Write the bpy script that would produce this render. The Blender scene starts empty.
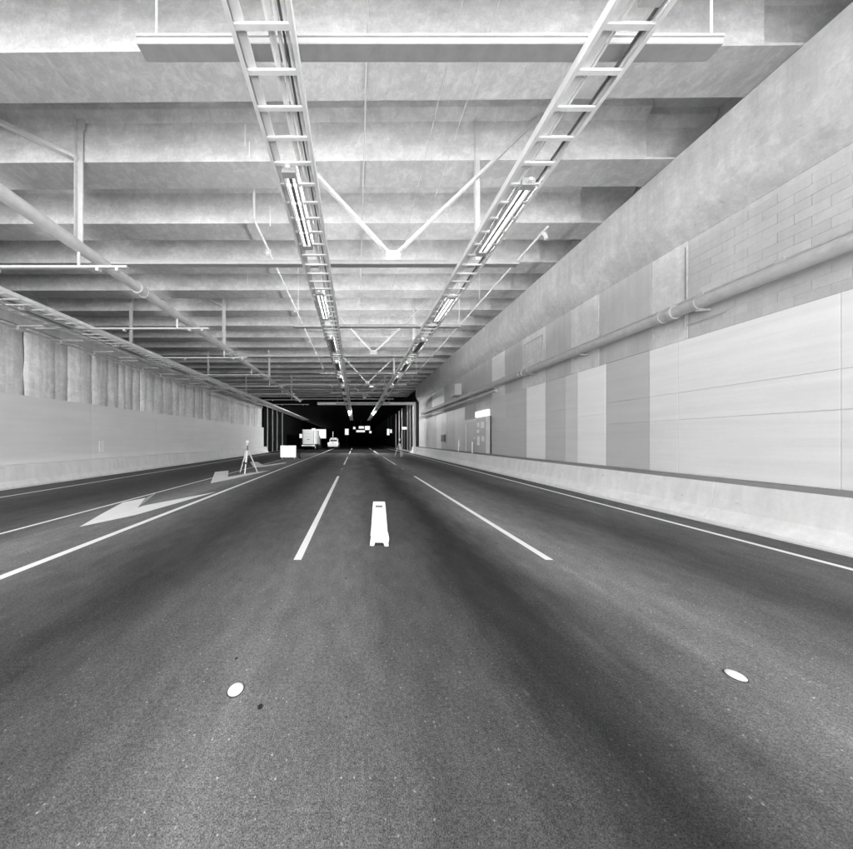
import bpy, math, random
from math import radians, sin, cos, pi, sqrt
from mathutils import Vector
random.seed(7)
SC = bpy.context.scene
COL = SC.collection

# ------------------------------------------------------------------ camera
CAM_H = 1.7
F_PX, W_PX = 260.0, 853.0
cam = bpy.data.cameras.new('camera')
cam.sensor_fit = 'HORIZONTAL'
cam.sensor_width = 36.0
cam.lens = F_PX / W_PX * 36.0
cam.shift_x = 70.5 / W_PX
cam.shift_y = 15.5 / W_PX
cam.clip_start, cam.clip_end = 0.05, 2000
camo = bpy.data.objects.new('camera', cam)
camo.location = (0, 0, CAM_H)
camo.rotation_euler = (radians(90), 0, 0)
COL.objects.link(camo)
SC.camera = camo

# ------------------------------------------------------------------ sky, sun, exposure
SUN_EL, SUN_AZ = radians(72), radians(8)      # the sun stands beyond the deck, the mouth lies in its shade
world = bpy.data.worlds.new('World')
SC.world = world
world.use_nodes = True
wn = world.node_tree
for n in list(wn.nodes): wn.nodes.remove(n)
sky = wn.nodes.new('ShaderNodeTexSky')
sky.sky_type = 'NISHITA'
sky.sun_disc = False
sky.sun_elevation = SUN_EL
sky.sun_rotation = SUN_AZ
bw = wn.nodes.new('ShaderNodeRGBToBW')          # a colourless place: grey sky
bg = wn.nodes.new('ShaderNodeBackground')
bg.inputs['Strength'].default_value = 0.15
wo = wn.nodes.new('ShaderNodeOutputWorld')
wn.links.new(sky.outputs[0], bw.inputs[0])
wn.links.new(bw.outputs[0], bg.inputs['Color'])
wn.links.new(bg.outputs[0], wo.inputs['Surface'])
sl = bpy.data.lights.new('sun', 'SUN')
sl.energy = 5.0
sl.angle = radians(0.5)
sl.color = (1, 1, 1)
so = bpy.data.objects.new('sun', sl)
so.rotation_euler = (pi / 2 - SUN_EL, 0, -SUN_AZ + pi)
so.location = (0, -30, 60)
COL.objects.link(so)
d = Vector((sin(SUN_AZ) * cos(SUN_EL), cos(SUN_AZ) * cos(SUN_EL), sin(SUN_EL)))
so.rotation_euler = d.to_track_quat('Z', 'Y').to_euler()

SC.render.engine = 'CYCLES'
SC.view_settings.view_transform = 'Standard'
SC.view_settings.look = 'None'
SC.view_settings.exposure = 3.3
SC.view_settings.gamma = 1.0
SC.view_settings.use_curve_mapping = False
SC.cycles.use_denoising = True
SC.cycles.max_bounces = 7
SC.cycles.diffuse_bounces = 5
SC.cycles.glossy_bounces = 2
SC.cycles.transmission_bounces = 0
SC.cycles.use_adaptive_sampling = True
SC.cycles.adaptive_threshold = .02
SC.cycles.use_light_tree = True
SC.cycles.sample_clamp_indirect = 6
SC.cycles.caustics_reflective = False
SC.cycles.caustics_refractive = False
TUBE_STRENGTH = .35
CEILING_FILL_STRENGTH = 17.0

# ------------------------------------------------------------------ materials
def nodes_of(name):
    m = bpy.data.materials.new(name)
    m.use_nodes = True
    nt = m.node_tree
    b = nt.nodes['Principled BSDF']
    return m, nt, b

def math_node(nt, op, a, b=None, c=None, clamp=False):
    n = nt.nodes.new('ShaderNodeMath')
    n.operation = op
    n.use_clamp = clamp
    for i, v in enumerate((a, b, c)):
        if v is None: continue
        if isinstance(v, (int, float)): n.inputs[i].default_value = v
        else: nt.links.new(v, n.inputs[i])
    return n.outputs[0]

def pos_vec(nt, scale=(1, 1, 1)):
    g = nt.nodes.new('ShaderNodeNewGeometry')
    mp = nt.nodes.new('ShaderNodeMapping')
    mp.inputs['Scale'].default_value = scale
    nt.links.new(g.outputs['Position'], mp.inputs['Vector'])
    return mp.outputs[0]

def noise(nt, vec, scale, detail=4, rough=0.6, dist=0.0):
    n = nt.nodes.new('ShaderNodeTexNoise')
    n.inputs['Scale'].default_value = scale
    n.inputs['Detail'].default_value = detail
    n.inputs['Roughness'].default_value = rough
    n.inputs['Distortion'].default_value = dist
    nt.links.new(vec, n.inputs['Vector'])
    return n.outputs['Fac']

def maprange(nt, v, a, b, c, d):
    n = nt.nodes.new('ShaderNodeMapRange')
    n.inputs['From Min'].default_value = a
    n.inputs['From Max'].default_value = b
    n.inputs['To Min'].default_value = c
    n.inputs['To Max'].default_value = d
    nt.links.new(v, n.inputs['Value'])
    return n.outputs[0]

def grey_out(nt, b, v):
    c = nt.nodes.new('ShaderNodeCombineColor')
    for i in range(3): nt.links.new(v, c.inputs[i])
    nt.links.new(c.outputs[0], b.inputs['Base Color'])

def bump(nt, b, h, strength, dist):
    n = nt.nodes.new('ShaderNodeBump')
    n.inputs['Strength'].default_value = strength
    n.inputs['Distance'].default_value = dist
    nt.links.new(h, n.inputs['Height'])
    nt.links.new(n.outputs[0], b.inputs['Normal'])

def concrete(name, base, var=0.12, streak=0.10, rand=0.0, bmp=0.3, rough=0.85, mottle=0.0, streak_scale=(5, 5, .35)):
    m, nt, b = nodes_of(name)
    p = pos_vec(nt)
    big = maprange(nt, noise(nt, p, 0.7, 5, .62), .3, .7, 1 - var, 1 + var)
    fine = maprange(nt, noise(nt, p, 22, 3, .7), .3, .7, 1 - var * .45, 1 + var * .45)
    st = maprange(nt, noise(nt, pos_vec(nt, streak_scale), 1.0, 4, .65), .35, .7, 1 + streak * .4, 1 - streak)
    v = math_node(nt, 'MULTIPLY', math_node(nt, 'MULTIPLY', big, fine), st)
    if mottle:
        mo = maprange(nt, noise(nt, p, 4.5, 6, .75, .6), .45, .68, 1 - mottle * .35, 1 + mottle)
        v = math_node(nt, 'MULTIPLY', v, mo)
    # small dark pits and spots
    if bmp > .1:
        sp = maprange(nt, noise(nt, p, 9, 2, .5), .25, .31, .86, 1.0)
        v = math_node(nt, 'MULTIPLY', v, sp)
    if rand:
        oi = nt.nodes.new('ShaderNodeObjectInfo')
        v = math_node(nt, 'MULTIPLY', v, maprange(nt, oi.outputs['Random'], 0, 1, 1 - rand, 1 + rand))
    v = math_node(nt, 'MULTIPLY', v, base, clamp=True)
    grey_out(nt, b, v)
    b.inputs['Roughness'].default_value = rough
    b.inputs['Specular IOR Level'].default_value = .25
    bump(nt, b, noise(nt, p, 35, 5, .7), bmp, .01)
    return m

def plain(name, base, rough=.6, var=.08, metal=0.0, spec=.4, scale=6):
    m, nt, b = nodes_of(name)
    p = pos_vec(nt)
    v = maprange(nt, noise(nt, p, scale, 5, .65), .3, .7, base * (1 - var), base * (1 + var))
    grey_out(nt, b, v)
    b.inputs['Roughness'].default_value = rough
    b.inputs['Metallic'].default_value = metal
    b.inputs['Specular IOR Level'].default_value = spec
    return m

def emit(name, strength):
    m, nt, b = nodes_of(name)
    b.inputs['Base Color'].default_value = (.8, .8, .8, 1)
    b.inputs['Emission Color'].default_value = (1, 1, 1, 1)
    b.inputs['Emission Strength'].default_value = strength
    return m

def asphalt():
    m, nt, b = nodes_of('asphalt')
    p = pos_vec(nt)
    sep = nt.nodes.new('ShaderNodeSeparateXYZ')
    g = nt.nodes.new('ShaderNodeNewGeometry')
    nt.links.new(g.outputs['Position'], sep.inputs[0])
    wob = maprange(nt, noise(nt, pos_vec(nt, (.9, .25, 1)), 1.0, 4, .65), .3, .7, -.30, .30)
    x = math_node(nt, 'ADD', sep.outputs['X'], wob)
    v = None
    # polished, oily and pale tracks along the lanes: (centre, half width, change)
    for cx, w, a in ((1.50, .64, -.72), (-2.60, .80, -.56), (4.95, .7, -.34), (.42, .30, -.20), (-8.4, 1.5, -.40),
                     (3.05, .75, .75), (-.45, .60, .40), (6.0, .5, .15), (-5.3, 1.0, .90)):
        t = math_node(nt, 'DIVIDE', math_node(nt, 'SUBTRACT', x, cx), w)
        e = math_node(nt, 'MULTIPLY', math_node(nt, 'POWER', 2.718, math_node(nt, 'MULTIPLY', math_node(nt, 'MULTIPLY', t, t), -1.0)), a)
        v = e if v is None else math_node(nt, 'ADD', v, e)
    v = math_node(nt, 'ADD', v, 1.0)
    # pale dusty seams along the lane joints
    for cx in (-.83, 2.74):
        t = math_node(nt, 'ABSOLUTE', math_node(nt, 'SUBTRACT', sep.outputs['X'], cx + .04))
        v = math_node(nt, 'ADD', v, maprange(nt, t, 0, .10, .22, 0))
    big = maprange(nt, noise(nt, pos_vec(nt, (1, .35, 1)), .8, 6, .65), .3, .7, .78, 1.22)
    mid = maprange(nt, noise(nt, pos_vec(nt, (1, .5, 1)), 6, 4, .7), .3, .7, .84, 1.18)
    grain = maprange(nt, noise(nt, p, 170, 2, .6), .3, .7, .30, 1.75)
    grain2 = maprange(nt, noise(nt, p, 48, 2, .6), .3, .7, .72, 1.30)
    vo = nt.nodes.new('ShaderNodeTexVoronoi')
    vo.inputs['Scale'].default_value = 42
    nt.links.new(p, vo.inputs['Vector'])
    stones = maprange(nt, vo.outputs['Distance'], .05, .30, 3.2, 1.0)
    rnd = maprange(nt, vo.outputs['Color'], .80, .84, 0, 1)
    stones = math_node(nt, 'ADD', 1.0, math_node(nt, 'MULTIPLY', math_node(nt, 'SUBTRACT', stones, 1.0), rnd))
    blot = maprange(nt, noise(nt, p, 5.5, 3, .6), .24, .31, .5, 1.0)
    drip = maprange(nt, noise(nt, pos_vec(nt, (1, .8, 1)), 13, 2, .5), .20, .25, .45, 1.0)
    for q in (big, mid, grain, grain2, stones, blot, drip): v = math_node(nt, 'MULTIPLY', v, q)
    v = math_node(nt, 'MAXIMUM', math_node(nt, 'MULTIPLY', v, .112), .008)
    grey_out(nt, b, v)
    b.inputs['Roughness'].default_value = .9
    b.inputs['Specular IOR Level'].default_value = .15
    bump(nt, b, noise(nt, p, 110, 3, .7), .4, .006)
    return m

def paint():
    m, nt, b = nodes_of('road_paint')
    p = pos_vec(nt)
    wear = maprange(nt, noise(nt, p, 30, 5, .75), .26, .38, .5, 1.0)
    v = math_node(nt, 'MULTIPLY', maprange(nt, noise(nt, p, 2, 4, .6), .3, .7, .84, .93), wear)
    grey_out(nt, b, v)
    b.inputs['Roughness'].default_value = .6
    return m

M = {
    'asphalt': asphalt(), 'paint': paint(),
    'faded_paint': concrete('faded_paint', .42), 'scuff': concrete('scuffed_asphalt', .075, .4, .2, mottle=.6), 'oil': plain('oil_stain', .022, .7, .4, scale=60),
    'apron': concrete('apron_concrete', .26),
    'beam': concrete('beam_concrete', .66, .15, .16, .08, mottle=.16, streak_scale=(1.2, 4, 3)),
    'slab': concrete('slab_concrete', .70),
    'cap': concrete('cap_concrete', .48, .14, .14, mottle=.14),
    'block': concrete('block', .54, .08, .06, .05, bmp=.6, mottle=.05),
    'mortar': concrete('mortar', .56),
    'render': concrete('rough_render', .66, .10, .08, mottle=.14, bmp=.9),
    'wall': concrete('wall_concrete', .52, .09, .10, .03),
    'pale_panel': concrete('pale_panel', .82, .035, .07, .015, bmp=.05, rough=.5, streak_scale=(.3, .3, 5)),
    'white_panel': concrete('white_panel', .90, .02, .04, .01, bmp=.05, rough=.5, streak_scale=(.3, .3, 5)),
    'mid_panel': concrete('mid_panel', .68, .03, .05, .03, bmp=.05, rough=.5, streak_scale=(.3, .3, 5)),
    'grey_panel': concrete('grey_panel', .57, .03, .05, .02, bmp=.05, rough=.5, streak_scale=(.3, .3, 5)),
    'left_panel': concrete('left_panel', .74, .03, .05, .02, bmp=.05, rough=.5, streak_scale=(.3, .3, 5)),
    'pile': concrete('pile_concrete', .74, .14, .22, .13, mottle=.18, bmp=.7),
    'barrier': concrete('barrier_concrete', .80, .06, .10, mottle=.05),
    'left_barrier': concrete('left_barrier_concrete', .78, .06, .10),
    'shelf': concrete('shelf_top', .27, .1, .05),
    'galv': plain('galvanised_steel', .86, .55, .08, .1),
    'truss': plain('truss_steel', .56, .6, .10, .1), 'bar': plain('crossbar_steel', .36, .6, .10, .1),
    'galv_dull': plain('dull_galvanised_steel', .48, .6, .14, .15),
    'pipe': plain('painted_pipe', .60, .5, .10, 0),
    'pipe_grey': plain('grey_pipe', .46, .5, .12, 0),
    'cable': plain('cable_sheath', .8, .6, .12),
    'dark_cable': plain('dark_cable', .10, .6, .2),
    'dark': plain('painted_dark', .008, .95, .3, spec=.05),  # black colour stands in for light lost with distance
    'black': plain('black_rubber', .02, .8, .2, spec=.2),
    'fixture': plain('fixture_housing', .42, .5, .06),
    'fixture_dark': plain('fixture_inside', .06, .6, .1),
    'tube': emit('lit_tube', TUBE_STRENGTH), 'ceiling_fill': emit('ceiling_fill_glow', CEILING_FILL_STRENGTH), 'far_fill': emit('far_fill', 450.0), 'dim_ceiling_fill': emit('dim_ceiling_fill_glow', CEILING_FILL_STRENGTH * .5), 'strong_ceiling_fill': emit('strong_ceiling_fill_glow', CEILING_FILL_STRENGTH * 3.2),  # all but the lit tube are added glow for ceiling and far vehicles
    'soffit': concrete('shaded_soffit', .36, .12, .06, .05, mottle=.22, streak_scale=(1.2, 4, 3)),  # darker copy of the beam concrete, shade put into the colour
    'white': plain('white_plastic', .85, .45, .03),
    'ceramic': plain('white_ceramic', .86, .3, .03),
    'vehicle': plain('white_vehicle_paint', .82, .35, .03),
    'glass': plain('dark_glass', .02, .1, .1, spec=.6),
    'sign_glow': emit('sign_glow_face', .09),  # glow put in for the white faces' retroreflection
    'lamp_glow': emit('tail_lamp', .10),  # glow put in for retroreflective vehicle lamps
    'steel_dark': plain('dark_steel', .12, .5, .15),
    'door': plain('grey_door', .56, .5, .05),
}

# ------------------------------------------------------------------ mesh helpers
class MB:
    def __init__(s): s.v, s.f = [], []
    def add(s, vs, fs):
        o = len(s.v)
        s.v += [tuple(v) for v in vs]
        s.f += [tuple(i + o for i in f) for f in fs]
        return s
    def box(s, x0, x1, y0, y1, z0, z1):
        x0, x1 = sorted((x0, x1)); y0, y1 = sorted((y0, y1)); z0, z1 = sorted((z0, z1))
        return s.add([(x0, y0, z0), (x1, y0, z0), (x1, y1, z0), (x0, y1, z0), (x0, y0, z1), (x1, y0, z1), (x1, y1, z1), (x0, y1, z1)],
                     [(0, 3, 2, 1), (4, 5, 6, 7), (0, 1, 5, 4), (1, 2, 6, 5), (2, 3, 7, 6), (3, 0, 4, 7)])
    def prism(s, prof, axis, a, b):
        """prof: 2D outline swept along axis ('x': prof=(y,z), 'y': prof=(x,z), 'z': prof=(x,y))"""
        n = len(prof)
        def P(q, t):
            return {'x': (t, q[0], q[1]), 'y': (q[0], t, q[1]), 'z': (q[0], q[1], t)}[axis]
        vs = [P(q, a) for q in prof] + [P(q, b) for q in prof]
        fs = [(i, (i + 1) % n, n + (i + 1) % n, n + i) for i in range(n)] + [tuple(range(n - 1, -1, -1)), tuple(range(n, 2 * n))]
        return s.add(vs, fs)
    def tube(s, p, q, r, n=10, r2=None, caps=True):
        p, q = Vector(p), Vector(q)
        r2 = r if r2 is None else r2
        d = (q - p).normalized()
        u = d.cross(Vector((0, 0, 1)) if abs(d.z) < .95 else Vector((1, 0, 0))).normalized()
        w = d.cross(u)
        vs = []
        for c, rr in ((p, r), (q, r2)):
            for i in range(n):
                a = 2 * pi * i / n
                vs.append(c + (u * cos(a) + w * sin(a)) * rr)
        fs = [(i, (i + 1) % n, n + (i + 1) % n, n + i) for i in range(n)]
        if caps: fs += [tuple(range(n - 1, -1, -1)), tuple(range(n, 2 * n))]
        return s.add(vs, fs)
    def path(s, pts, r, n=8):
        for a, b in zip(pts, pts[1:]): s.tube(a, b, r, n)
        return s
    def bar(s, p, q, w, h, up=(0, 0, 1)):
        """square bar p to q, width w, height h"""
        p, q = Vector(p), Vector(q)
        d = (q - p).normalized()
        up = Vector(up)
        if abs(d.dot(up)) > .98: up = Vector((0, 1, 0))
        a = d.cross(up).normalized() * (w / 2)
        b = a.cross(d).normalized() * (h / 2)
        vs = [c + i * a + j * b for c in (p, q) for i, j in ((-1, -1), (1, -1), (1, 1), (-1, 1))]
        return s.add(vs, [(0, 1, 2, 3), (7, 6, 5, 4), (0, 4, 5, 1), (1, 5, 6, 2), (2, 6, 7, 3), (3, 7, 4, 0)])
    def lathe(s, prof, n=20, c=(0, 0, 0)):
        vs, fs = [], []
        for r, z in prof:
            for i in range(n):
                a = 2 * pi * i / n
                vs.append((c[0] + r * cos(a), c[1] + r * sin(a), c[2] + z))
        for k in range(len(prof) - 1):
            for i in range(n):
                fs.append((k * n + i, k * n + (i + 1) % n, (k + 1) * n + (i + 1) % n, (k + 1) * n + i))
        fs.append(tuple(range(n - 1, -1, -1)))
        fs.append(tuple((len(prof) - 1) * n + i for i in range(n)))
        return s.add(vs, fs)
    def mesh(s, name, mat, smooth=False):
        me = bpy.data.meshes.new(name)
        me.from_pydata(s.v, [], s.f)
        me.materials.append(M[mat])
        import bmesh
        bm = bmesh.new(); bm.from_mesh(me)
        bmesh.ops.recalc_face_normals(bm, faces=bm.faces)
        bm.to_mesh(me); bm.free()
        if smooth:
            me.polygons.foreach_set('use_smooth', [True] * len(me.polygons))
            try: me.set_sharp_from_angle(angle=radians(40))
            except Exception: pass
        return me
    def build(s, name, mat, parent=None, smooth=False):
        return link(name, s.mesh(name, mat, smooth), parent)

def link(name, me, parent=None, loc=None):
    o = bpy.data.objects.new(name, me)
    COL.objects.link(o)
    if parent is not None: o.parent = parent
    if loc is not None: o.location = loc
    return o

def bevel(o, w=.01, seg=1):
    md = o.modifiers.new('bevel', 'BEVEL')
    md.width = w; md.segments = seg; md.limit_method = 'ANGLE'; md.angle_limit = radians(40)
    return o

def tag(o, label=None, cat=None, group=None, kind=None):
    for k, v in (('label', label), ('category', cat), ('group', group), ('kind', kind)):
        if v: o[k] = v
    return o

def thing(name, loc, label, cat, group=None, rz=0):
    o = bpy.data.objects.new(name, None)
    o.empty_display_size = .1
    COL.objects.link(o)
    o.location = loc
    o.rotation_euler = (0, 0, rz)
    return tag(o, label, cat, group)

ORD = ['first', 'second', 'third', 'fourth', 'fifth', 'sixth', 'seventh', 'eighth', 'ninth', 'tenth', 'eleventh', 'twelfth', 'thirteenth',
       'fourteenth', 'fifteenth', 'sixteenth', 'seventeenth']

# ------------------------------------------------------------------ ground, road, markings
Y_MOUTH, Y_DARK, Y_ROOF, Y_END = -.2, 35.5, 46.0, 130.0
g = MB().box(-400, 400, -400, 500, -.35, -.02).build('ground', 'apron')  # unseen pale ground, added to bounce sun up to the ceiling
tag(g, 'unseen pale concrete ground around the tunnel, added to bounce light', 'ground', kind='structure')
road = MB().box(-12.1, 7.5, -2.2, Y_END, -.019, 0).build('road', 'asphalt')
tag(road, 'dark grey asphalt road running into the tunnel', 'road', kind='structure')
def sheet(name, outline, mat='paint', z=.004):
    n = len(outline)
    me = MB().add([(x, y, z) for x, y in outline], [tuple(range(n))])
    return me.build(name, mat, road)
def strip(name, x0, x1, y0, y1, mat='paint', z=.004):
    return sheet(name, [(x0, y0), (x1, y0), (x1, y1), (x0, y1)], mat, z)
for y0, y1 in ((3.68, 12.2), (17.9, 26.2), (31.8, 40), (46, 54)):
    strip('lane_dash', -.83 - .055, -.83 + .055, y0, y1)
    strip('lane_dash', 2.74 - .055, 2.74 + .055, y0, y1)
strip('edge_line', 6.45, 6.56, -40, 110)
strip('edge_line', -4.46, -4.32, -40, 110)
strip('gore_line', -6.48, -6.39, -40, 26)
strip('edge_line', -10.58, -10.47, -40, 110)
# slanted lane-drop arrows in the gore: long thin shaft and a broad barb
sheet('lane_arrow', [(-5.399, 5.073), (-4.978, 5.874), (-4.562, 8.538), (-5.496, 6.718), (-5.461, 6.507), (-6.177, 7.638), (-6.339, 7.079), (-5.817, 5.922)], z=.006)
sheet('arrow_ghost', [(-6.216, 7.72), (-6.466, 8.488), (-5.585, 6.749), (-5.479, 6.566)], 'faded_paint', z=.005)
sheet('lane_arrow', [(-5.686, 10.161), (-5.44, 11.05), (-4.778, 14.444), (-5.461, 13.394), (-5.881, 11.946), (-7.083, 14.444), (-7.491, 13.812)], z=.006)
sheet('lane_arrow', [(-6.228, 15.881), (-5.816, 16.435), (-5.122, 19.1), (-5.372, 19.698), (-6.204, 17.423), (-7.618, 20.119), (-8.208, 20.119)], z=.006)
def blot(name, x, y, rx, ry, mat):
    n = 22
    sheet(name, [(x + rx * cos(2 * pi * i / n) * random.uniform(.7, 1.1), y + ry * sin(2 * pi * i / n) * random.uniform(.7, 1.1)) for i in range(n)], mat, .003)
blot('oil_spot', -.61, 1.655, .018, .022, 'oil')
blot('oil_spot', -.93, 2.02, .012, .014, 'oil')
for x, y in ((.73, 1.80), (1.14, 1.75)): blot('pale_scuff', x, y, .018, .028, 'scuff')

def pavement_marker(x, y, label):
    t = thing('pavement_marker', (x, y, .002), label, 'road marker', 'round white road markers')
    prof = [(.05, 0), (.0495, .004), (.044, .010), (.034, .0145), (.02, .0175), (.006, .0185)]
    MB().lathe(prof, 28).build('dome', 'ceramic', t, True)
    MB().lathe([(.055, 0), (.054, .0025)], 28).build('adhesive_pad', 'black', t)
pavement_marker(-.818, 1.768, 'round white domed marker with dark rim on the near road, beside a small dark spot')
pavement_marker(2.736, 1.874, 'round white domed marker on the near road in front of the longer dashed line')
pavement_marker(-.83, 15.2, 'small white domed marker between dashes of the line left of the centre lane')
pavement_marker(2.74, 15.2, 'small white domed marker between dashes of the line right of the centre lane')
pavement_marker(-.83, 29.0, 'faint far white marker before the last dash left of the centre lane')

# ------------------------------------------------------------------ ceiling: slab and beams
BEAM_Z, PITCH, B0 = 8.9, 1.922, 4.79
ceil = MB().box(-17.6, 9.6, Y_MOUTH, Y_ROOF, BEAM_Z + 1.34, BEAM_Z + 1.7).build('ceiling', 'slab')
tag(ceil, 'grey concrete deck slab over the road carried on cross beams', 'ceiling', kind='structure')
def beam_profile(set_back=0.0):
    w, s = .36, set_back
    pts = [(-w, 0), (-w, .05)]
    if s: pts += [(-w + s, .05)]
    pts += [(-w + s, 1.0), (-w + s - .16, 1.17), (-w + s - .16, 1.34)]
    return [(-a, b) for a, b in pts[::-1]][::-1] and ([(p[0], p[1]) for p in pts] + [(-p[0], p[1]) for p in pts[::-1]])
bm_me = MB().prism(beam_profile(), 'x', -17.2, 7.45).mesh('beam', 'beam')
be_me = MB().prism(beam_profile(.17), 'x', 7.45, 9.3).mesh('beam_end', 'beam')
for me in (bm_me, be_me):                       # undersides coloured darker to paint in their shade
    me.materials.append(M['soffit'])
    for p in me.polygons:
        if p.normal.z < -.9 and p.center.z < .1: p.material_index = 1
k = -2
while True:
    y = B0 + PITCH * k + .36
    if y > Y_ROOF - .6: break
    b = link('beam', bm_me, ceil, (0, y, BEAM_Z))
    e = link('beam_end', be_me, b)
    b.rotation_euler = (0, 0, radians(random.uniform(-.12, .12) - .25))
    b.location.z += random.uniform(-.012, .012)
    k += 1

# ------------------------------------------------------------------ right wall
XW = 8.6
rw = thing('right_wall', (0, 0, 0), 'tall right wall of blockwork and pale cladding panels behind the barrier', 'wall')
MB().box(XW + .02, XW + .6, -12, Y_DARK, 0, 6.92).build('backing', 'mortar', rw)
MB().box(XW + .001, XW + .019, 2.2, 6.72, 4.32, 6.86).build('mortar_bed', 'mortar', rw)
cap = MB().prism([(8.14, 7.80), (8.14, 8.88), (9.6, 8.88), (9.6, 6.85), (8.588, 6.85), (8.55, 6.93), (8.48, 7.03), (8.39, 7.16), (8.29, 7.32), (8.205, 7.49), (8.155, 7.65)], 'y', -12, Y_DARK).build('cap_beam', 'cap', rw, True)
MB().box(9.35, 9.6, Y_MOUTH, Y_ROOF, 8.885, BEAM_Z + 1.34).build('end_wall', 'cap', rw)
for yj in (5.35, 12.0, 19.5, 27.0):
    MB().box(8.137, 8.15, yj, yj + .010, 7.81, 8.87).build('joint', 'pipe_grey', cap)
# blocks, each its own piece (Y 2.6 to 7.2)
blk = {}
def block_mesh(w):
    if w not in blk:
        blk[w] = MB().box(0, .05, .0022, w - .0022, .0022, .1978).mesh('block', 'block')
    return blk[w]
Y0B, Y1B = 2.3, 6.72
row, z = 0, 4.32
while z < 6.62:
    y = Y0B - (.2 if row % 2 else 0)
    while y < Y1B - .02:
        a, b_ = max(y, Y0B), min(y + .4, Y1B)
        if b_ - a > .05:
            w = round(b_ - a, 3)
            link('block', block_mesh(w), rw, (XW - .006 - random.uniform(0, .004), a, z))
        y += .4
    z += .2; row += 1
# rendered bays further on: (y0,y1,z0,z1,material,proud)
def bay(name, y0, y1, z0, z1, mat, proud):
    o = MB().box(XW - proud, XW + .015, y0, y1, z0, z1).build(name, mat, rw)
    return bevel(o, .006)
for y0, y1, z0, z1, mat, pr in (
    (6.73, 7.55, 4.32, 6.86, 'render', .010), (7.56, 9.18, 4.32, 6.86, 'wall', .016), (9.19, 10.38, 4.32, 6.86, 'render', .024),
    (10.39, 11.79, 4.32, 6.86, 'wall', .016), (11.80, 13.4, 4.32, 6.86, 'render', .024), (13.41, 15.0, 4.32, 6.86, 'wall', .016),
    (15.01, 16.4, 4.32, 6.86, 'pale_panel', .02), (16.41, 25.3, 4.32, 6.86, 'wall', .016), (25.31, 29.3, 4.32, 6.86, 'pale_panel', .022),
    (29.31, 35.4, 4.32, 6.86, 'wall', .016)):
    bay('wall_bay', y0, y1, z0, z1, mat, pr)
fr = MB()
for a in (11.95, 13.2): fr.box(XW - .04, XW - .02, a, a + .05, 5.5, 6.55)
fr.box(XW - .04, XW - .02, 11.95, 13.25, 6.5, 6.55)
fr.build('hatch_frame', 'wall', rw)
# cladding below: three rows
ROWS = ((.82, 2.235), (2.24, 2.955), (2.96, 4.31))
def clad(y0, y1, mat, proud, rows=ROWS):
    for z0, z1 in rows:
        bevel(MB().box(XW - proud, XW + .015, y0 + .003, y1 - .003, z0, z1).build('cladding_panel', mat, rw), .004)
for a, b_ in ((-9.6, -7.2), (-7.2, -4.8), (-4.8, -2.4), (-2.4, 0), (0, 2.3), (2.3, 4.6), (4.6, 6.92), (6.92, 7.6)): clad(a, b_, 'pale_panel', .022)
clad(7.6, 8.94, 'grey_panel', .016)
clad(8.94, 10.07, 'white_panel', .024, ((.82, 2.6), (2.605, 4.31)))
clad(10.07, 10.65, 'mid_panel', .018)
clad(10.65, 11.8, 'grey_panel', .016)
clad(11.8, 13.08, 'white_panel', .024, ((.82, 2.6), (2.605, 4.31)))
clad(13.08, 14.9, 'grey_panel', .016); clad(14.9, 16.5, 'grey_panel', .018)
clad(20.5, 22.5, 'mid_panel', .022); clad(22.5, 24.6, 'grey_panel', .016); clad(24.6, 26.1, 'door', .03)
clad(26.1, 27.7, 'white_panel', .024); clad(27.7, 31, 'grey_panel', .016); clad(31, 35.4, 'grey_panel', .018)
# pier with notices, door bay
clad(16.5, 18.4, 'grey_panel', .10, ((.82, 3.25),))
clad(16.5, 17.0, 'pale_panel', .115, ((.82, 2.4), (2.405, 3.24)))
lb = MB().box(XW - .18, XW, 16.7, 18.4, 3.27, 3.68).build('white_sign_box', 'sign_glow', rw)  # white sign box with a glow put on its face
bevel(lb, .02)
for y, z, w, h in ((18.05, 2.75, .28, .30), (17.45, 2.72, .45, .42), (18.1, 2.3, .26, .22), (18.05, 1.65, .30, .62), (17.4, 1.8, .3, .34), (16.75, 2.5, .4, .4)):
    MB().box(XW - .135, XW - .10, y - w / 2, y + w / 2, z - h / 2, z + h / 2).build('notice_plate', 'white', rw)
clad(18.4, 20.5, 'wall', .03, ((3.25, 4.31),))
MB().box(XW - .07, XW, 18.4, 20.5, 3.0, 3.24).build('door_lintel', 'mid_panel', rw)
dr = MB().box(XW - .02, XW + .01, 18.55, 20.2, .82, 2.995).build('door', 'door', rw)
MB().box(XW - .07, XW, 20.2, 20.5, .82, 2.995).build('door_post', 'mid_panel', rw)
MB().box(XW - .05, XW - .03, 18.75, 18.85, 1.75, 1.9).build('handle', 'galv', dr)
ec = MB().box(XW - .2, XW, 24.9, 25.7, 1.55, 2.2).build('extinguisher_cabinet', 'steel_dark', rw)
MB().box(XW - .22, XW, 24.85, 25.75, 2.2, 2.34).build('cabinet_hood', 'mid_panel', ec)

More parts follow.
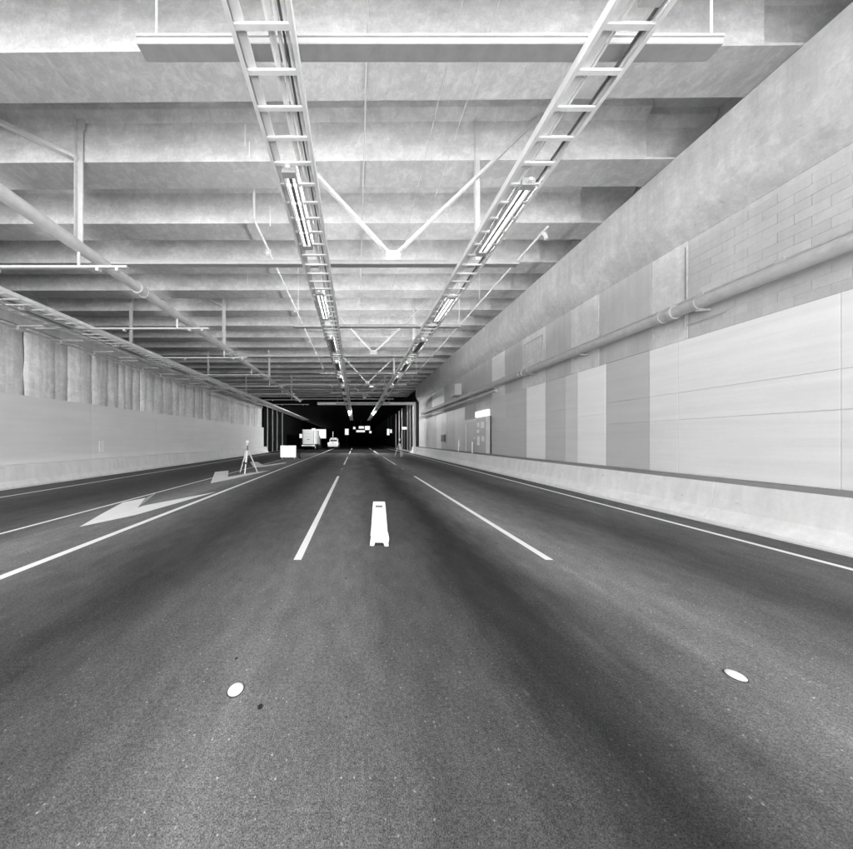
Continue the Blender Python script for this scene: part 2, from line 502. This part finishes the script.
# right barrier
def barrier(x_face, x_back, sgn, label, name_mat, y0, y1, joints):
    t = thing('concrete_barrier', (0, 0, 0), label, 'barrier', 'road barriers')
    p = [(x_face - sgn * .26, 0), (x_face - sgn * .26, .075), (x_face - sgn * .075, .26), (x_face, .80), (x_back, .80), (x_back, 0)]
    cuts = [y0] + joints + [y1]
    for a, b_ in zip(cuts, cuts[1:]):
        o = MB().prism(p, 'y', a + .002, b_ - .002).build('barrier_section', name_mat, t)
        bevel(o, .006)
    return t
rb = barrier(7.66, 8.62, 1, 'long white concrete barrier along the foot of the right wall', 'barrier', -12, Y_DARK, [-6, 0, 5.55, 11.6, 17.6, 23.6, 29.6])
MB().box(7.68, 8.54, -12, Y_DARK - .1, .801, .812).build('dark_shelf_top', 'shelf', rb)  # barrier top, darker in tone than the face
kb = MB().box(7.18, 7.40, -12, Y_DARK, -.01, .03).build('gutter_kerb', 'left_barrier', rb)
for y, h in ((17.9, .75), (20.3, .9)):
    MB().tube((8.0, y, .81), (8.0, y, .81 + h), .045, 8).build('delineator_post', 'white', rb)

# ------------------------------------------------------------------ left wall
XL = -12.6
lw = thing('left_wall', (0, 0, 0), 'left wall of smooth panels below a row of rough concrete piles', 'wall')
MB().box(XL - .9, XL - .35, -12, Y_DARK, 0, 6.05).build('backing', 'wall', lw)
MB().box(-17.9, -17.2, -12, Y_ROOF, 0, BEAM_Z + 1.34).build('rear_wall', 'wall', lw)
MB().box(XL - 1.0, XL - .12, -12, Y_DARK, 6.055, 6.40).build('cap_beam', 'cap', lw)
cuts = [-11.6, -7.6, -3.6, .4, 4.4, 8.4, 12.4, 16.4, 20.3, 24.3, 28.3, 32.0, Y_DARK]
for a, b_ in zip(cuts, cuts[1:]):
    bevel(MB().box(XL - .34, XL, a + .008, b_ - .008, .78, 3.4).build('lower_panel', 'left_panel', lw), .008)
y = 1.0
while y < Y_DARK - .4:
    r = random.choice((.24, .30, .34, .42, .5)) * random.uniform(.9, 1.1)
    cx = XL - .30 + random.uniform(-.04, .04)
    pts = []
    nseg, nz = 9, 7
    vs, fs = [], []
    for j in range(nz):
        zz = 3.40 + (6.05 - 3.40) * j / (nz - 1)
        for i in range(nseg):
            a = -pi / 2 + pi * i / (nseg - 1)
            rr = r * (1 + random.uniform(-.05, .05))
            vs.append((cx + rr * cos(a) * .30 * min(1, .34 / r), y + r + rr * sin(a), zz))
    for j in range(nz - 1):
        for i in range(nseg - 1):
            fs.append((j * nseg + i, j * nseg + i + 1, (j + 1) * nseg + i + 1, (j + 1) * nseg + i))
    MB().add(vs, fs).build('pile', 'pile', lw, True)
    y += 2 * r * random.uniform(.93, 1.0)
tg = MB().box(XL, XL + .03, 12.75, 12.97, 1.12, 1.66).build('number_plate', 'white', lw)
tg['label'] = 'small pale upright plate on the panel'
lbar = barrier(-12.15, XL - .05, -1, 'low grey concrete barrier along the foot of the left wall', 'left_barrier', -12, Y_DARK, [-5, 1, 7, 13, 19, 25, 31])

# ------------------------------------------------------------------ inner tunnel, its darkness painted as black surfaces
inner = thing('dark_tunnel_section', (0, 0, 0), 'tunnel section painted black for lost light beyond the last lit crossbar', 'tunnel')
MB().box(XL - 5.2, XL, Y_DARK, Y_END, 0, 6.4).build('left_blackout', 'dark', inner)
MB().box(XW - .02, XW + 1.0, Y_DARK, Y_END, 0, 8.88).build('right_blackout', 'dark', inner)
MB().box(-17.6, 9.6, Y_ROOF, Y_END, 7.6, 9.9).build('roof_blackout', 'dark', inner)
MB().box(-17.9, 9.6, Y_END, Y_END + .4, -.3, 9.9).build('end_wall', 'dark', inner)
tag(MB().box(-12.1, 7.5, Y_DARK - 1.5, Y_END - .1, .0005, .002).build('painted_dark_road', 'dark', inner))  # black sheet painting the road's fade into darkness
for x, y in ((7.55, 36.2), (7.75, 39), (7.6, 43), (7.8, 47), (8.0, 52), (-12.4, 36.4), (-12.2, 38), (-12.3, 40.5), (-12.2, 43)):
    MB().box(x - .06, x + .06, y - .06, y + .06, 0, 6.9).build('lining_post', 'galv_dull', inner)

# ------------------------------------------------------------------ cable ladders
TZ = CAM_H + 4.6          # underside level of the ladders
Y_T0 = 2.2
LZ = TZ - .265         # the ladders hang below the crossbars
def ladder(x0, x1, label, y1, cables, wide_left=0.0, wide_right=0.0, rung=.34, skip=None, zb=LZ):
    t = thing('cable_ladder', ((x0 + x1) / 2, Y_T0, zb), label, 'cable ladder', 'cable ladders under the deck')
    hx = (x1 - x0) / 2
    L = y1 - Y_T0
    for s, extra in ((-1, wide_left), (1, wide_right)):
        mb = MB()
        xo = s * hx
        mb.box(xo - s * .018, xo, 0, L, 0, .12)
        mb.box(xo - s * .05, xo - s * .019, 0, L, -.004, .008)
        mb.box(xo - s * .05, xo - s * .019, 0, L, .112, .124)
        mb.build('side_rail', 'galv', t)
        if extra:
            MB().box(xo - s * (.055 + extra), xo - s * .056, 0, L, .045, .075).build('cover_strip', 'galv', t)
    rm = MB().box(-hx + .019, hx - .019, -.022, .022, .012, .042).mesh('rung', 'galv')
    for i in range(int(L / rung)):
        link('rung', rm, t, (0, .2 + i * rung, 0))
    for cx, r, mat in cables:
        MB().tube((cx, 0, .05 + r), (cx, L, .05 + r), r, 8).build('cable', mat, t, True)
    return t
Y_T1 = 58
ladder(-1.33, -.65, 'cable ladder under the deck left of the centre line with lamps along it', Y_T1,
       [(-.27, .03, 'cable'), (-.225, .014, 'dark_cable'), (.075, .04, 'cable'), (.16, .022, 'galv'), (.21, .014, 'dark_cable'), (.25, .02, 'cable')], .10, 0)
ladder(2.565, 3.17, 'cable ladder under the deck above the right lane with lamps along it', Y_T1,
       [(-.13, .042, 'cable'), (-.20, .02, 'galv'), (.20, .018, 'dark_cable'), (-.245, .014, 'dark_cable'), (-.075, .014, 'galv'), (.245, .02, 'cable')], .10, .02)
ladder(-11.85, -10.45, 'cable ladder hanging near the left wall with dark slot lamps', Y_T1,
       [(-.62, .04, 'galv_dull'), (-.02, .05, 'dark_cable'), (.10, .05, 'galv_dull'), (.60, .05, 'galv_dull')], .36, .36, zb=CAM_H + 4.40)

# ------------------------------------------------------------------ lamps (lit tubes, plus added fill glow)
def fixture_parts():
    L, hw = 1.70, .11
    h = MB()
    h.box(-hw, hw, 0, L, .055, .10)
    h.box(-hw, -hw + .02, 0, L, -.02, .054)
    h.box(hw - .02, hw, 0, L, -.02, .054)
    h.box(-hw + .0205, hw - .0205, 0, .10, -.02, .054)
    h.box(-hw + .0205, hw - .0205, L - .10, L, -.02, .054)
    ins = MB().box(-hw + .021, hw - .021, .101, L - .101, .048, .054)
    ins.box(-.008, .008, .101, L - .101, .0, .0475)
    tb = MB().tube((0, .105, .018), (0, L - .105, .018), .019, 10)
    lug = MB().box(-.03, .03, -.06, -.001, .0, .05)
    dn = MB().tube((0, .15, -.036), (0, L - .15, -.036), .013, 6)  # added glowing strip that brightens the far truck and signs
    up = MB()                                    # added glowing tent, a fill thrown sideways to brighten the beams
    for q in (-1, 1):
        up.add([(q * .035, .1, .103), (q * .035, L - .1, .103), (q * .006, L - .1, .155), (q * .006, .1, .155)], [(0, 1, 2, 3)])
    return h.mesh('housing', 'fixture'), ins.mesh('reflector', 'fixture_dark'), tb.mesh('tube', 'tube', True), lug.mesh('bracket', 'galv'), up.mesh('ceiling_fill', 'ceiling_fill'), dn.mesh('far_fill_strip', 'far_fill'), up.mesh('ceiling_fill', 'strong_ceiling_fill'), tb.mesh('tube', 'galv_dull', True), up.mesh('ceiling_fill', 'dim_ceiling_fill')
FX = fixture_parts()
def fixture(x, y, z, label, group, lit=2):
    t = thing('strip_lamp', (x, y, z), label, 'lamp', group)
    link('housing', FX[0], t); link('reflector', FX[1], t)
    tm = FX[2] if y < 9 else FX[7]                # only the nearest lamps have working lower tubes
    if lit >= 1: link('tube', tm, t, (-.05, 0, 0))
    if lit >= 2: link('tube', tm, t, (.05, 0, 0))
    link('bracket', FX[3], t)
    if lit and y > Y_DARK + 1: link('far_fill_strip', FX[5], t)
    if y < 20: link('ceiling_fill', (FX[8] if y < 6 else FX[4]) if lit else FX[6], t)
    return t
SP = 3.46
for i in range(13):
    y = 4.17 + SP * (i - 1)
    if i: fixture(-1.085, y, LZ - .025, '%s strip lamp along the ladder left of centre, counted from the tunnel mouth' % ORD[i - 1], 'lamps in the ladder left of centre')
    fixture(2.905, y + .2 if i else .88, LZ - .025, '%s strip lamp along the ladder above the right lane, counted from the tunnel mouth' % ORD[i], 'lamps in the ladder above the right lane')
for i in range(8):
    fixture(-11.15, 5.2 + SP * i, CAM_H + 4.36, '%s dark slot lamp along the ladder by the left wall, counted from the tunnel mouth' % ORD[i], 'slot lamps by the left wall', 0)

# ------------------------------------------------------------------ hangers: crossbars and trusses
FS = 1.0
def fx(x): return x * FS
def fz(z): return FS * (4.6 + z) - 4.6
def crossbar(i):
    y = 2.93 + 3.67 * i
    truss = i % 2 == 1
    lab = '%s crossbar frame under the ladders counted from the tunnel mouth%s' % (ORD[i], ', with posts and V brace' if truss else '')
    t = thing('support_frame', (0, y, TZ), lab, 'support frame', 'crossbar frames under the deck')
    # channel bar: front face 0.11 high, soffit 0.15 deep
    z0, z1 = fz(-.13), fz(-.03)
    bar = MB()
    xl = fx(-6.25 if truss else -2.48)
    bar.box(xl, fx(4.15), 0, .15, z0, z1)
    bar.box(xl, fx(4.15), -.012, 0.0, z1 - .03, z1 + .004)
    bevel(bar.build('crossbar', 'bar', t), .006)
    # thin bar carrying the pipe and the ladder at the left
    MB().box(-13.2, fx(-5.85), .03, .10, fz(-.20), fz(-.14)).build('left_bar', 'truss', t)
    for x in (-9.2, -6.6, -6.1):
        MB().box(x - .04, x + .04, .02, .11, fz(-.28), fz(-.20) - .001).build('clip', 'truss', t)
    for x in (-1.29, -.69, 2.605, 3.13):
        MB().box(x - .035, x + .035, -.02, .17, -.145, -.129).build('clip', 'truss', t)
    if truss:
        top = BEAM_Z + 1.33 - TZ
        for x in (fx(3.12), fx(-7.12)):
            p = MB()
            p.box(x - .075, x + .075, .10, .125, fz(-.02) if x > 0 else fz(.38), top)
            p.box(x - .075, x - .06, .03, .0995, fz(-.02) if x > 0 else fz(.38), top)
            p.build('post', 'truss', t)
            MB().box(x - .14, x + .14, .09, .0995, top - .55, top - .1).build('top_plate', 'truss', t)
        MB().box(-12.2, -12.06, .05, .12, fz(-.13), top - .3).build('post', 'truss', t)
        yb = .04
        MB().bar((fx(.90), yb, fz(.10)), (fx(-1.15), yb, fz(2.32)), .07, .10, (0, 1, 0)).build('brace', 'truss', t)
        MB().bar((fx(.98), yb, fz(.10)), (fx(5.0), yb, fz(3.95)), .07, .10, (0, 1, 0)).build('brace', 'truss', t)
        MB().bar((fx(-7.16), yb, fz(2.6)), (fx(-9.6), yb, fz(3.75)), .09, .14, (0, 1, 0)).build('brace', 'truss', t)
        MB().box(fx(.76), fx(1.12), .0, .02, fz(-.02), fz(.22)).build('gusset', 'truss', t)
    else:
        top = BEAM_Z - TZ
        for x in (-2.3, 4.1):
            MB().tube((x, .07, fz(-.03)), (x, .07, top + .3), .012, 6).build('hanger_rod', 'truss', t)
    return t
for i in range(9): crossbar(i)
big = MB().box(-4.85, 7.5, 0, .35, -.18, .14)
gb = thing('portal_crossbar', (0, 32.6, TZ), 'pale crossbar spanning the road at the edge of the dark section', 'crossbar')
bevel(big.build('crossbar', 'galv', gb), .02)
MB().box(7.2, 7.5, 0, .35, -TZ, -.185).build('post', 'galv', gb)

# ------------------------------------------------------------------ pipes and conduits
def pipe(name, x, z, r, y0, y1, mat, label, coup, cat='pipe', couple_r=1.25, clen=.16, n=16):
    t = thing(name, (x, y0, z), label, cat)
    cuts = [0] + [c - y0 for c in coup] + [y1 - y0]
    for a, b_ in zip(cuts, cuts[1:]):
        MB().tube((0, a, 0), (0, b_, 0), r, n).build('pipe_section', mat, t, True)
    for c in coup:
        mb = MB()
        for dd in (-clen * .8, clen * .8):
            mb.tube((0, c - y0 + dd - .04, 0), (0, c - y0 + dd + .04, 0), r * couple_r, n)
        mb.tube((0, c - y0 - clen, 0), (0, c - y0 + clen, 0), r * 1.1, n)
        mb.build('coupling', mat, t, True)
    return t
lp = pipe('fire_pipe', -7.10, CAM_H + 4.95, .15, 2.3, 33.0, 'pipe', 'thick pale pipe hung under the deck left of the road', [8.6, 14.6, 20.6, 26.6], n=20)
for i in range(8):
    MB().tube((0, 2.99 + 3.67 * i - 2.3, -.13), (0, 2.99 + 3.67 * i - 2.3, -.50), .03, 6).build('saddle', 'galv', lp)
rp = pipe('wall_pipe', 8.30, 5.02, .145, -3, 33.0, 'pipe_grey', 'thick grey pipe running along the right wall above the white panels', [2.0, 6.92, 13.0, 19.0, 25.0], n=20)
for i, yb in enumerate((3.6, 6.3, 9.6, 12.4, 15.6, 18.6, 21.6)):
    MB().box(-.03, .28, yb + 3 - .03, yb + 3 + .03, -.20, -.15).build('bracket', 'galv_dull', rp)
    MB().tube((0, yb + 3 - .025, 0), (0, yb + 3 + .025, 0), .16, 16).build('strap', 'galv_dull', rp, True)
cd = thing('conduit', (8.5, -3, 5.28), 'thin conduit along the top of the thick right wall pipe', 'conduit')
MB().tube((0, 0, 0), (0, 36, 0), .028, 8).build('tube', 'pipe_grey', cd, True)
for yb in (5.2, 6.4, 9, 12, 15): MB().box(-.05, .07, yb + 3 - .06, yb + 3 + .06, -.05, .05).build('junction_box', 'pipe_grey', cd)
MB().tube((.05, 9.75, 0), (.05, 9.75, 1.42), .008, 6).build('riser', 'steel_dark', cd)
MB().tube((.035, 9.75, -.02), (.035, 9.75, -.66), .014, 6).build('drop', 'pipe_grey', cd)
MB().tube((.035, 9.7, -.62), (.035, 9.0, -.62), .012, 6).build('branch', 'pipe_grey', cd)
# wall services deeper on: boxes and short pipes
sv = thing('service_cabinet', (8.3, 21.6, 5.35), 'grey service box above the right wall pipe', 'cabinet')
bevel(MB().box(-.25, .3, -.45, .45, 0, .95).build('body', 'pipe', sv), .02)
MB().box(-.26, -.255, -.35, .35, .1, .85).build('door', 'galv_dull', sv)
MB().tube((0, 0, -.2), (0, 0, 0), .05, 8).build('cable_entry', 'galv_dull', sv)
b2 = pipe('branch_pipe', 8.1, 4.55, .09, 15.0, 33.0, 'pipe_grey', 'thinner pipe below the right wall pipe, starting at the sign box', [18.4, 22.5])
# left wall conduit with brackets
lc = thing('conduit', (-12.05, 2.3, CAM_H + 3.98), 'thin conduit bracketed along the tops of the left wall piles', 'conduit')
MB().tube((0, 0, 0), (0, 31, 0), .05, 8).build('tube', 'galv_dull', lc, True)
for i in range(12):
    yb = .8 + i * 1.35 + 3.5
    MB().box(-.45, .9, yb - .035, yb + .035, .06, .12).build('bracket', 'galv_dull', lc)
    MB().box(-.12, .12, yb - .1, yb + .1, -.07, .055).build('clip', 'galv_dull', lc)
MB().tube((.55, 0, .45), (.55, 31, .45), .04, 8).build('upper_tube', 'galv_dull', lc, True)
# slack conduits under the beams
c1 = thing('conduit', (-2.98, 7.6, CAM_H + 6.4), 'thin pale conduit dropping from a beam and running left of the centre ladder', 'conduit')
MB().path([(0, 0, 1.0), (0, 0, .02), (.05, .5, -.05), (.15, 27, -.2)], .035, 8).build('tube', 'truss', c1, True)
for yb in (1.1, 5, 9): MB().box(-.03, .12, yb - .04, yb + .04, -.2, -.03).build('clip', 'truss', c1)
c2 = thing('conduit', (5.35, 7.25, CAM_H + 5.95), 'thin pale conduit with a small lamp head right of the right ladder', 'conduit')
MB().path([(0, 0, 0), (.0, 26, -.1)], .03, 8).build('tube', 'truss', c2, True)
MB().path([(0, .2, 0), (.04, .15, -.12), (.05, .12, -.26)], .045, 8).build('lamp_head', 'truss', c2, True)
for yb in (4, 9, 14): MB().tube((0, yb, 0), (0, yb, 1.3), .012, 6).build('hanger', 'truss', c2)
for x, y0, z, r, lab in ((.20, 2.6, BEAM_Z - .06, .014, 'thin cable strung straight under the beams over the centre lane'),
                         (1.75, 2.6, BEAM_Z - .03, .007, 'very thin wire under the beams right of the strung cable'),
                         (2.35, 2.6, BEAM_Z - .03, .006, 'very thin wire under the beams beside the right ladder')):
    w = thing('overhead_wire', (x, y0, z), lab, 'wire')
    MB().tube((0, 0, 0), (0, 28, 0), r, 6).build('strand', 'galv_dull', w, True)
# pale mineral streaks that run down beam faces
sk = MB()
for x, k, z1, l in ((-2.86, 1, .95, .55), (-2.75, 1, .5, .4), (-2.85, 2, .6, .7), (-5.2, 4, .8, .5)):
    y = B0 + PITCH * k - .006
    sk.box(x - .018, x + .018, y, y + .004, BEAM_Z + z1 - l, BEAM_Z + z1)
sk.build('mineral_streak', 'white', ceil)

# ------------------------------------------------------------------ sandwich board on the road
def floor_sign():
    Y, X = 442 / 101.0, (379 - 356) / 260.0 * 442 / 101.0
    t = thing('floor_sign', (X, Y, .004), 'white folding floor sign with hand hole standing in the centre lane', 'floor sign', rz=radians(-4))
    H = .655
    def panel(s):
        # outline in (x, u) with feet, a waist step and a hand hole made of strips
        lean = .20
        def P(x, u, o): return (x, s * (lean * (1 - u / H) + .012) + o, u)
        mb = MB()
        def quad(x0, x1, x2, x3, u0, u1):   # bottom x0..x1, top x2..x3
            a = [(x0, u0), (x1, u0), (x3, u1), (x2, u1)]
            vs = [P(x, u, 0) for x, u in a] + [P(x, u, s * .012) for x, u in a]
            mb.add(vs, [(0, 1, 2, 3), (7, 6, 5, 4), (0, 4, 5, 1), (1, 5, 6, 2), (2, 6, 7, 3), (3, 7, 4, 0)])
        quad(-.150, -.085, -.146, -.065, 0, .05)
        quad(.085, .150, .065, .146, 0, .05)
        quad(-.146, .146, -.138, .160, .05, .11) if s < 0 else quad(-.146, .146, -.138, .138, .05, .11)
        quad(-.138, .160, -.118, .142, .11, .20) if s < 0 else quad(-.138, .138, -.13, .13, .11, .20)
        quad(-.130, .136, -.106, .108, .20, .565)
        quad(-.106, -.06, -.103, -.06, .565, .605)
        quad(.06, .108, .06, .104, .565, .605)
        quad(-.103, .104, -.098, .099, .605, H)
        return mb
    bevel(panel(-1).build('front_panel', 'white', t), .003)
    panel(1).build('rear_panel', 'white', t)
    MB().tube((-.09, 0, H - .012), (.09, 0, H - .012), .014, 8).build('hinge', 'white', t, True)
    return t
floor_sign()

# ------------------------------------------------------------------ survey tripods
def tripod(x, y, label, h=1.62):
    t = thing('survey_tripod', (x, y, .004), label, 'tripod', 'survey tripods on the road')
    hub = h - .5
    for k in range(3):
        a = radians(-90 + 120 * k + 8)
        p, q = (cos(a) * .07, sin(a) * .07, hub), (cos(a) * .50, sin(a) * .50, .0)
        lerp = lambda u: tuple(p[i] + (q[i] - p[i]) * u for i in range(3))
        lg = MB().bar(lerp(0), lerp(.55), .08, .04).build('leg', 'white', t)
        MB().bar(lerp(.5), lerp(.97), .05, .034).build('lower_leg', 'white', lg)
        MB().bar(lerp(.48), lerp(.56), .07, .045).build('clamp', 'black', lg)
        MB().tube(lerp(.96), q, .022, 8, .006).build('foot', 'black', lg)
    MB().lathe([(.10, hub - .03), (.11, hub), (.11, hub + .035), (.06, hub + .05)], 16).build('head_plate', 'white', t, True)
    MB().tube((0, 0, hub + .05), (0, 0, h - .16), .022, 8).build('column', 'black', t)
    MB().lathe([(.045, h - .2), (.06, h - .19), (.06, h - .13), (.03, h - .12)], 12).build('tribrach', 'white', t, True)
    sp = [(.095 * sin(pi * i / 12) + .0008, h - .03 - .095 * cos(pi * i / 12)) for i in range(13)]
    MB().lathe(sp, 20).build('target_ball', 'white', t, True)
tripod((247.5 - 356) / 260 * 13.2, 13.2, 'white survey tripod with ball target standing in the marked gore at the left')
tripod((399.5 - 356) / 260 * 26, 26.0, 'white survey tripod with ball target at the right edge of the dark section', 1.8)

# ------------------------------------------------------------------ board trailer in the gore
def board_trailer(x, y):
    t = thing('board_trailer', (x, y, 0), 'white rectangular message board on a small wheeled trailer in the gore', 'message board')
    bd = bevel(MB().box(-.66, .66, -.03, .05, .20, 1.18).build('board', 'sign_glow', t), .01)
    f = MB()
    f.box(-.70, .70, -.045, .06, 1.181, 1.22).box(-.70, .70, -.045, .06, .15, .199).box(-.70, -.661, -.045, .06, .20, 1.18).box(.661, .70, -.045, .06, .20, 1.18)
    f.build('frame', 'galv', bd)
    MB().box(-.66, .66, -.036, -.031, .47, .485).build('seam', 'galv_dull', bd)
    MB().box(-.6, .6, .1, 1.5, .30, .40).build('chassis', 'steel_dark', t)
    for s in (-1, 1):
        w = MB().tube((s * .78, .8, .28), (s * .92, .8, .28), .28, 18).build('wheel', 'black', t, True)
        MB().tube((s * .925, .8, .28), (s * .93, .8, .28), .15, 14).build('rim', 'galv_dull', w)
        MB().bar((s * .55, .0, .36), (s * .55, .0, .006), .05, .05).build('jack_leg', 'galv', t)
        MB().bar((s * .5, .06, 1.0), (s * .5, .9, .40), .05, .05).build('prop', 'steel_dark', t)
board_trailer((288.3 - 356) / 260 * 23.0, 23.0)

# ------------------------------------------------------------------ vehicles seen from behind
def box_truck(x, y):
    t = thing('box_truck', (x, y, 0), 'white box truck seen from behind, parked beside the message board', 'truck')
    bevel(MB().box(-1.05, 1.05, .03, 6.2, .95, 3.55).build('cargo_box', 'vehicle', t), .03)
    dr = bevel(MB().box(-.86, .86, -.03, .029, .98, 3.45).build('rear_door', 'vehicle', t), .01)
    for z in (1.6, 2.2, 2.8): MB().box(-.84, .84, -.036, -.031, z, z + .02).build('door_seam', 'galv_dull', dr)
    MB().box(-.25, .25, -.045, -.031, 1.75, 1.85).build('handle', 'steel_dark', dr)
    MB().box(-1.15, 1.15, -.22, .02, .62, .82).build('bumper', 'vehicle', t)
    for s in (-1, 1):
        MB().box(s * .88, s * 1.02, -.05, .029, 1.1, 3.4).build('door_frame', 'galv_dull', t)
        MB().box(s * .85, s * 1.1, -.235, -.221, .66, .78).build('tail_light', 'lamp_glow', t)
        w = MB().tube((s * .70, 1.2, .46), (s * 1.05, 1.2, .46), .46, 20).build('wheel', 'black', t, True)
        MB().tube((s * 1.051, 1.2, .46), (s * 1.06, 1.2, .46), .24, 16).build('rim', 'galv', w)
        MB().bar((s * 1.07, 6.5, 2.1), (s * 1.35, 6.4, 2.1), .04, .04).build('mirror_arm', 'black', t)
    MB().box(-.95, .95, .05, 7.6, .55, .94).build('chassis', 'black', t)
    cab = bevel(MB().box(-1.0, 1.0, 6.4, 8.2, .6, 2.6).build('cab', 'vehicle', t), .08)
    for s in (-1, 1):
        MB().tube((s * .72, 7.3, .46), (s * 1.02, 7.3, .46), .46, 20).build('wheel', 'black', t, True)
    MB().box(.6, 1.2, .1, .4, 3.56, 3.75).build('beacon_bar', 'lamp_glow', t)
box_truck((308.3 - 356) / 260 * 46, 46.0)

def work_truck(x, y):
    t = thing('pickup_truck', (x, y, 0), 'white pickup truck with roof light bar seen from behind in the dark', 'truck')
    body = bevel(MB().box(-.98, .98, 0, 5.2, .62, 1.25).build('body', 'vehicle', t), .05)
    bevel(MB().prism([(1.9, 1.251), (2.15, 1.95), (3.4, 1.95), (4.1, 1.251)], 'x', -.84, .84).build('cab', 'vehicle', t), .04)
    MB().box(-.66, .66, 1.93, 1.95, 1.4, 1.78).build('rear_window', 'glass', t)
    tg = bevel(MB().box(-.78, .78, -.035, -.001, .72, 1.2).build('tailgate', 'vehicle', t), .01)
    MB().box(-.12, .12, -.045, -.036, 1.08, 1.14).build('handle', 'black', tg)
    MB().box(-.95, .95, -.14, -.01, .44, .61).build('bumper', 'vehicle', t)
    for s in (-1, 1):
        MB().box(s * .80, s * .96, -.03, -.001, .75, 1.2).build('tail_light', 'lamp_glow', t)
        for yy in (1.0, 4.2):
            w = MB().tube((s * .72, yy, .37), (s * .96, yy, .37), .37, 18).build('wheel', 'black', t, True)
            MB().tube((s * .961, yy, .37), (s * .97, yy, .37), .2, 14).build('rim', 'galv', w)
    for i in range(5):
        MB().box(-.62 + i * .26, -.46 + i * .26, 2.4, 2.6, 1.99, 2.14).build('beacon', 'lamp_glow', t)
    MB().box(-.7, .7, 2.38, 2.62, 1.951, 1.985).build('beacon_base', 'black', t)
    for i in range(4):
        MB().box(-.06, .06, .3, .42, 2.3 + i * .28, 2.44 + i * .28).build('arrow_lamp', 'lamp_glow', t)
    MB().bar((0, .45, 1.25), (0, .45, 3.4), .05, .05).build('arrow_mast', 'black', t)
work_truck((332.8 - 356) / 260 * 50, 50.0)

# ------------------------------------------------------------------ far signs and boxes with glow put in for reflection, each on its own post or hanger
def far_sign(px, py, w_px, h_px, Y, label, hung):
    s = Y / 260.0
    x, z = (px - 356) * s, CAM_H + (440 - py) * s
    w, h = w_px * s, h_px * s
    t = thing('glow_sign', (x, Y, 0), label, 'sign', 'signs with added glow in the dark section')
    bevel(MB().box(-w / 2, w / 2, -.04, .04, z - h / 2, z + h / 2).build('face', 'sign_glow', t), .02)
    MB().box(-w / 2 - .03, w / 2 + .03, .041, .12, z - h / 2 - .03, z + h / 2 + .03).build('case', 'steel_dark', t)
    if hung: MB().tube((0, .08, z + h / 2), (0, .08, 7.6), .03, 6).build('hanger', 'steel_dark', t)
    else: MB().tube((0, .14, .002), (0, .14, z), .035, 6).build('post', 'steel_dark', t)
far_sign(321, 433.8, 10, 9, 58, 'large reflective square sign just right of the box truck', False)
far_sign(300.8, 436, 2.6, 4, 55, 'tiny reflective sign left of the box truck', False)
far_sign(346.8, 431.8, 3.6, 6, 66, 'upright reflective sign right of the pickup truck', False)
far_sign(354.3, 428, 2.3, 2.3, 70, 'tiny round-looking reflective sign over the centre lane, left of the sign group', True)
far_sign(361.4, 427.4, 5.2, 2.4, 74, 'wide shallow reflective sign over the road, upper left of the sign group', True)
far_sign(367.4, 428, 5, 4, 74, 'squarer reflective sign over the road, upper right of the sign group', True)
far_sign(360.6, 431.2, 8.6, 2.0, 78, 'long thin reflective sign over the road, lowest of the sign group', True)
far_sign(370.4, 432.1, 2.2, 2.2, 78, 'tiny reflective sign at the lower right of the sign group', True)
far_sign(388.2, 432, 2.4, 6.2, 60, 'narrow upright reflective sign over the right lane', True)
far_sign(391, 431.2, 1.8, 3.4, 60.6, 'small reflective sign beside the narrow upright sign', True)
far_sign(404.4, 428.3, 4.8, 2.2, 44, 'wide reflective sign above the tripod at the right side', False)
far_sign(371.5, 386.3, 3.8, 1.8, 24.0, 'small lit box under the deck over the centre lane', True)
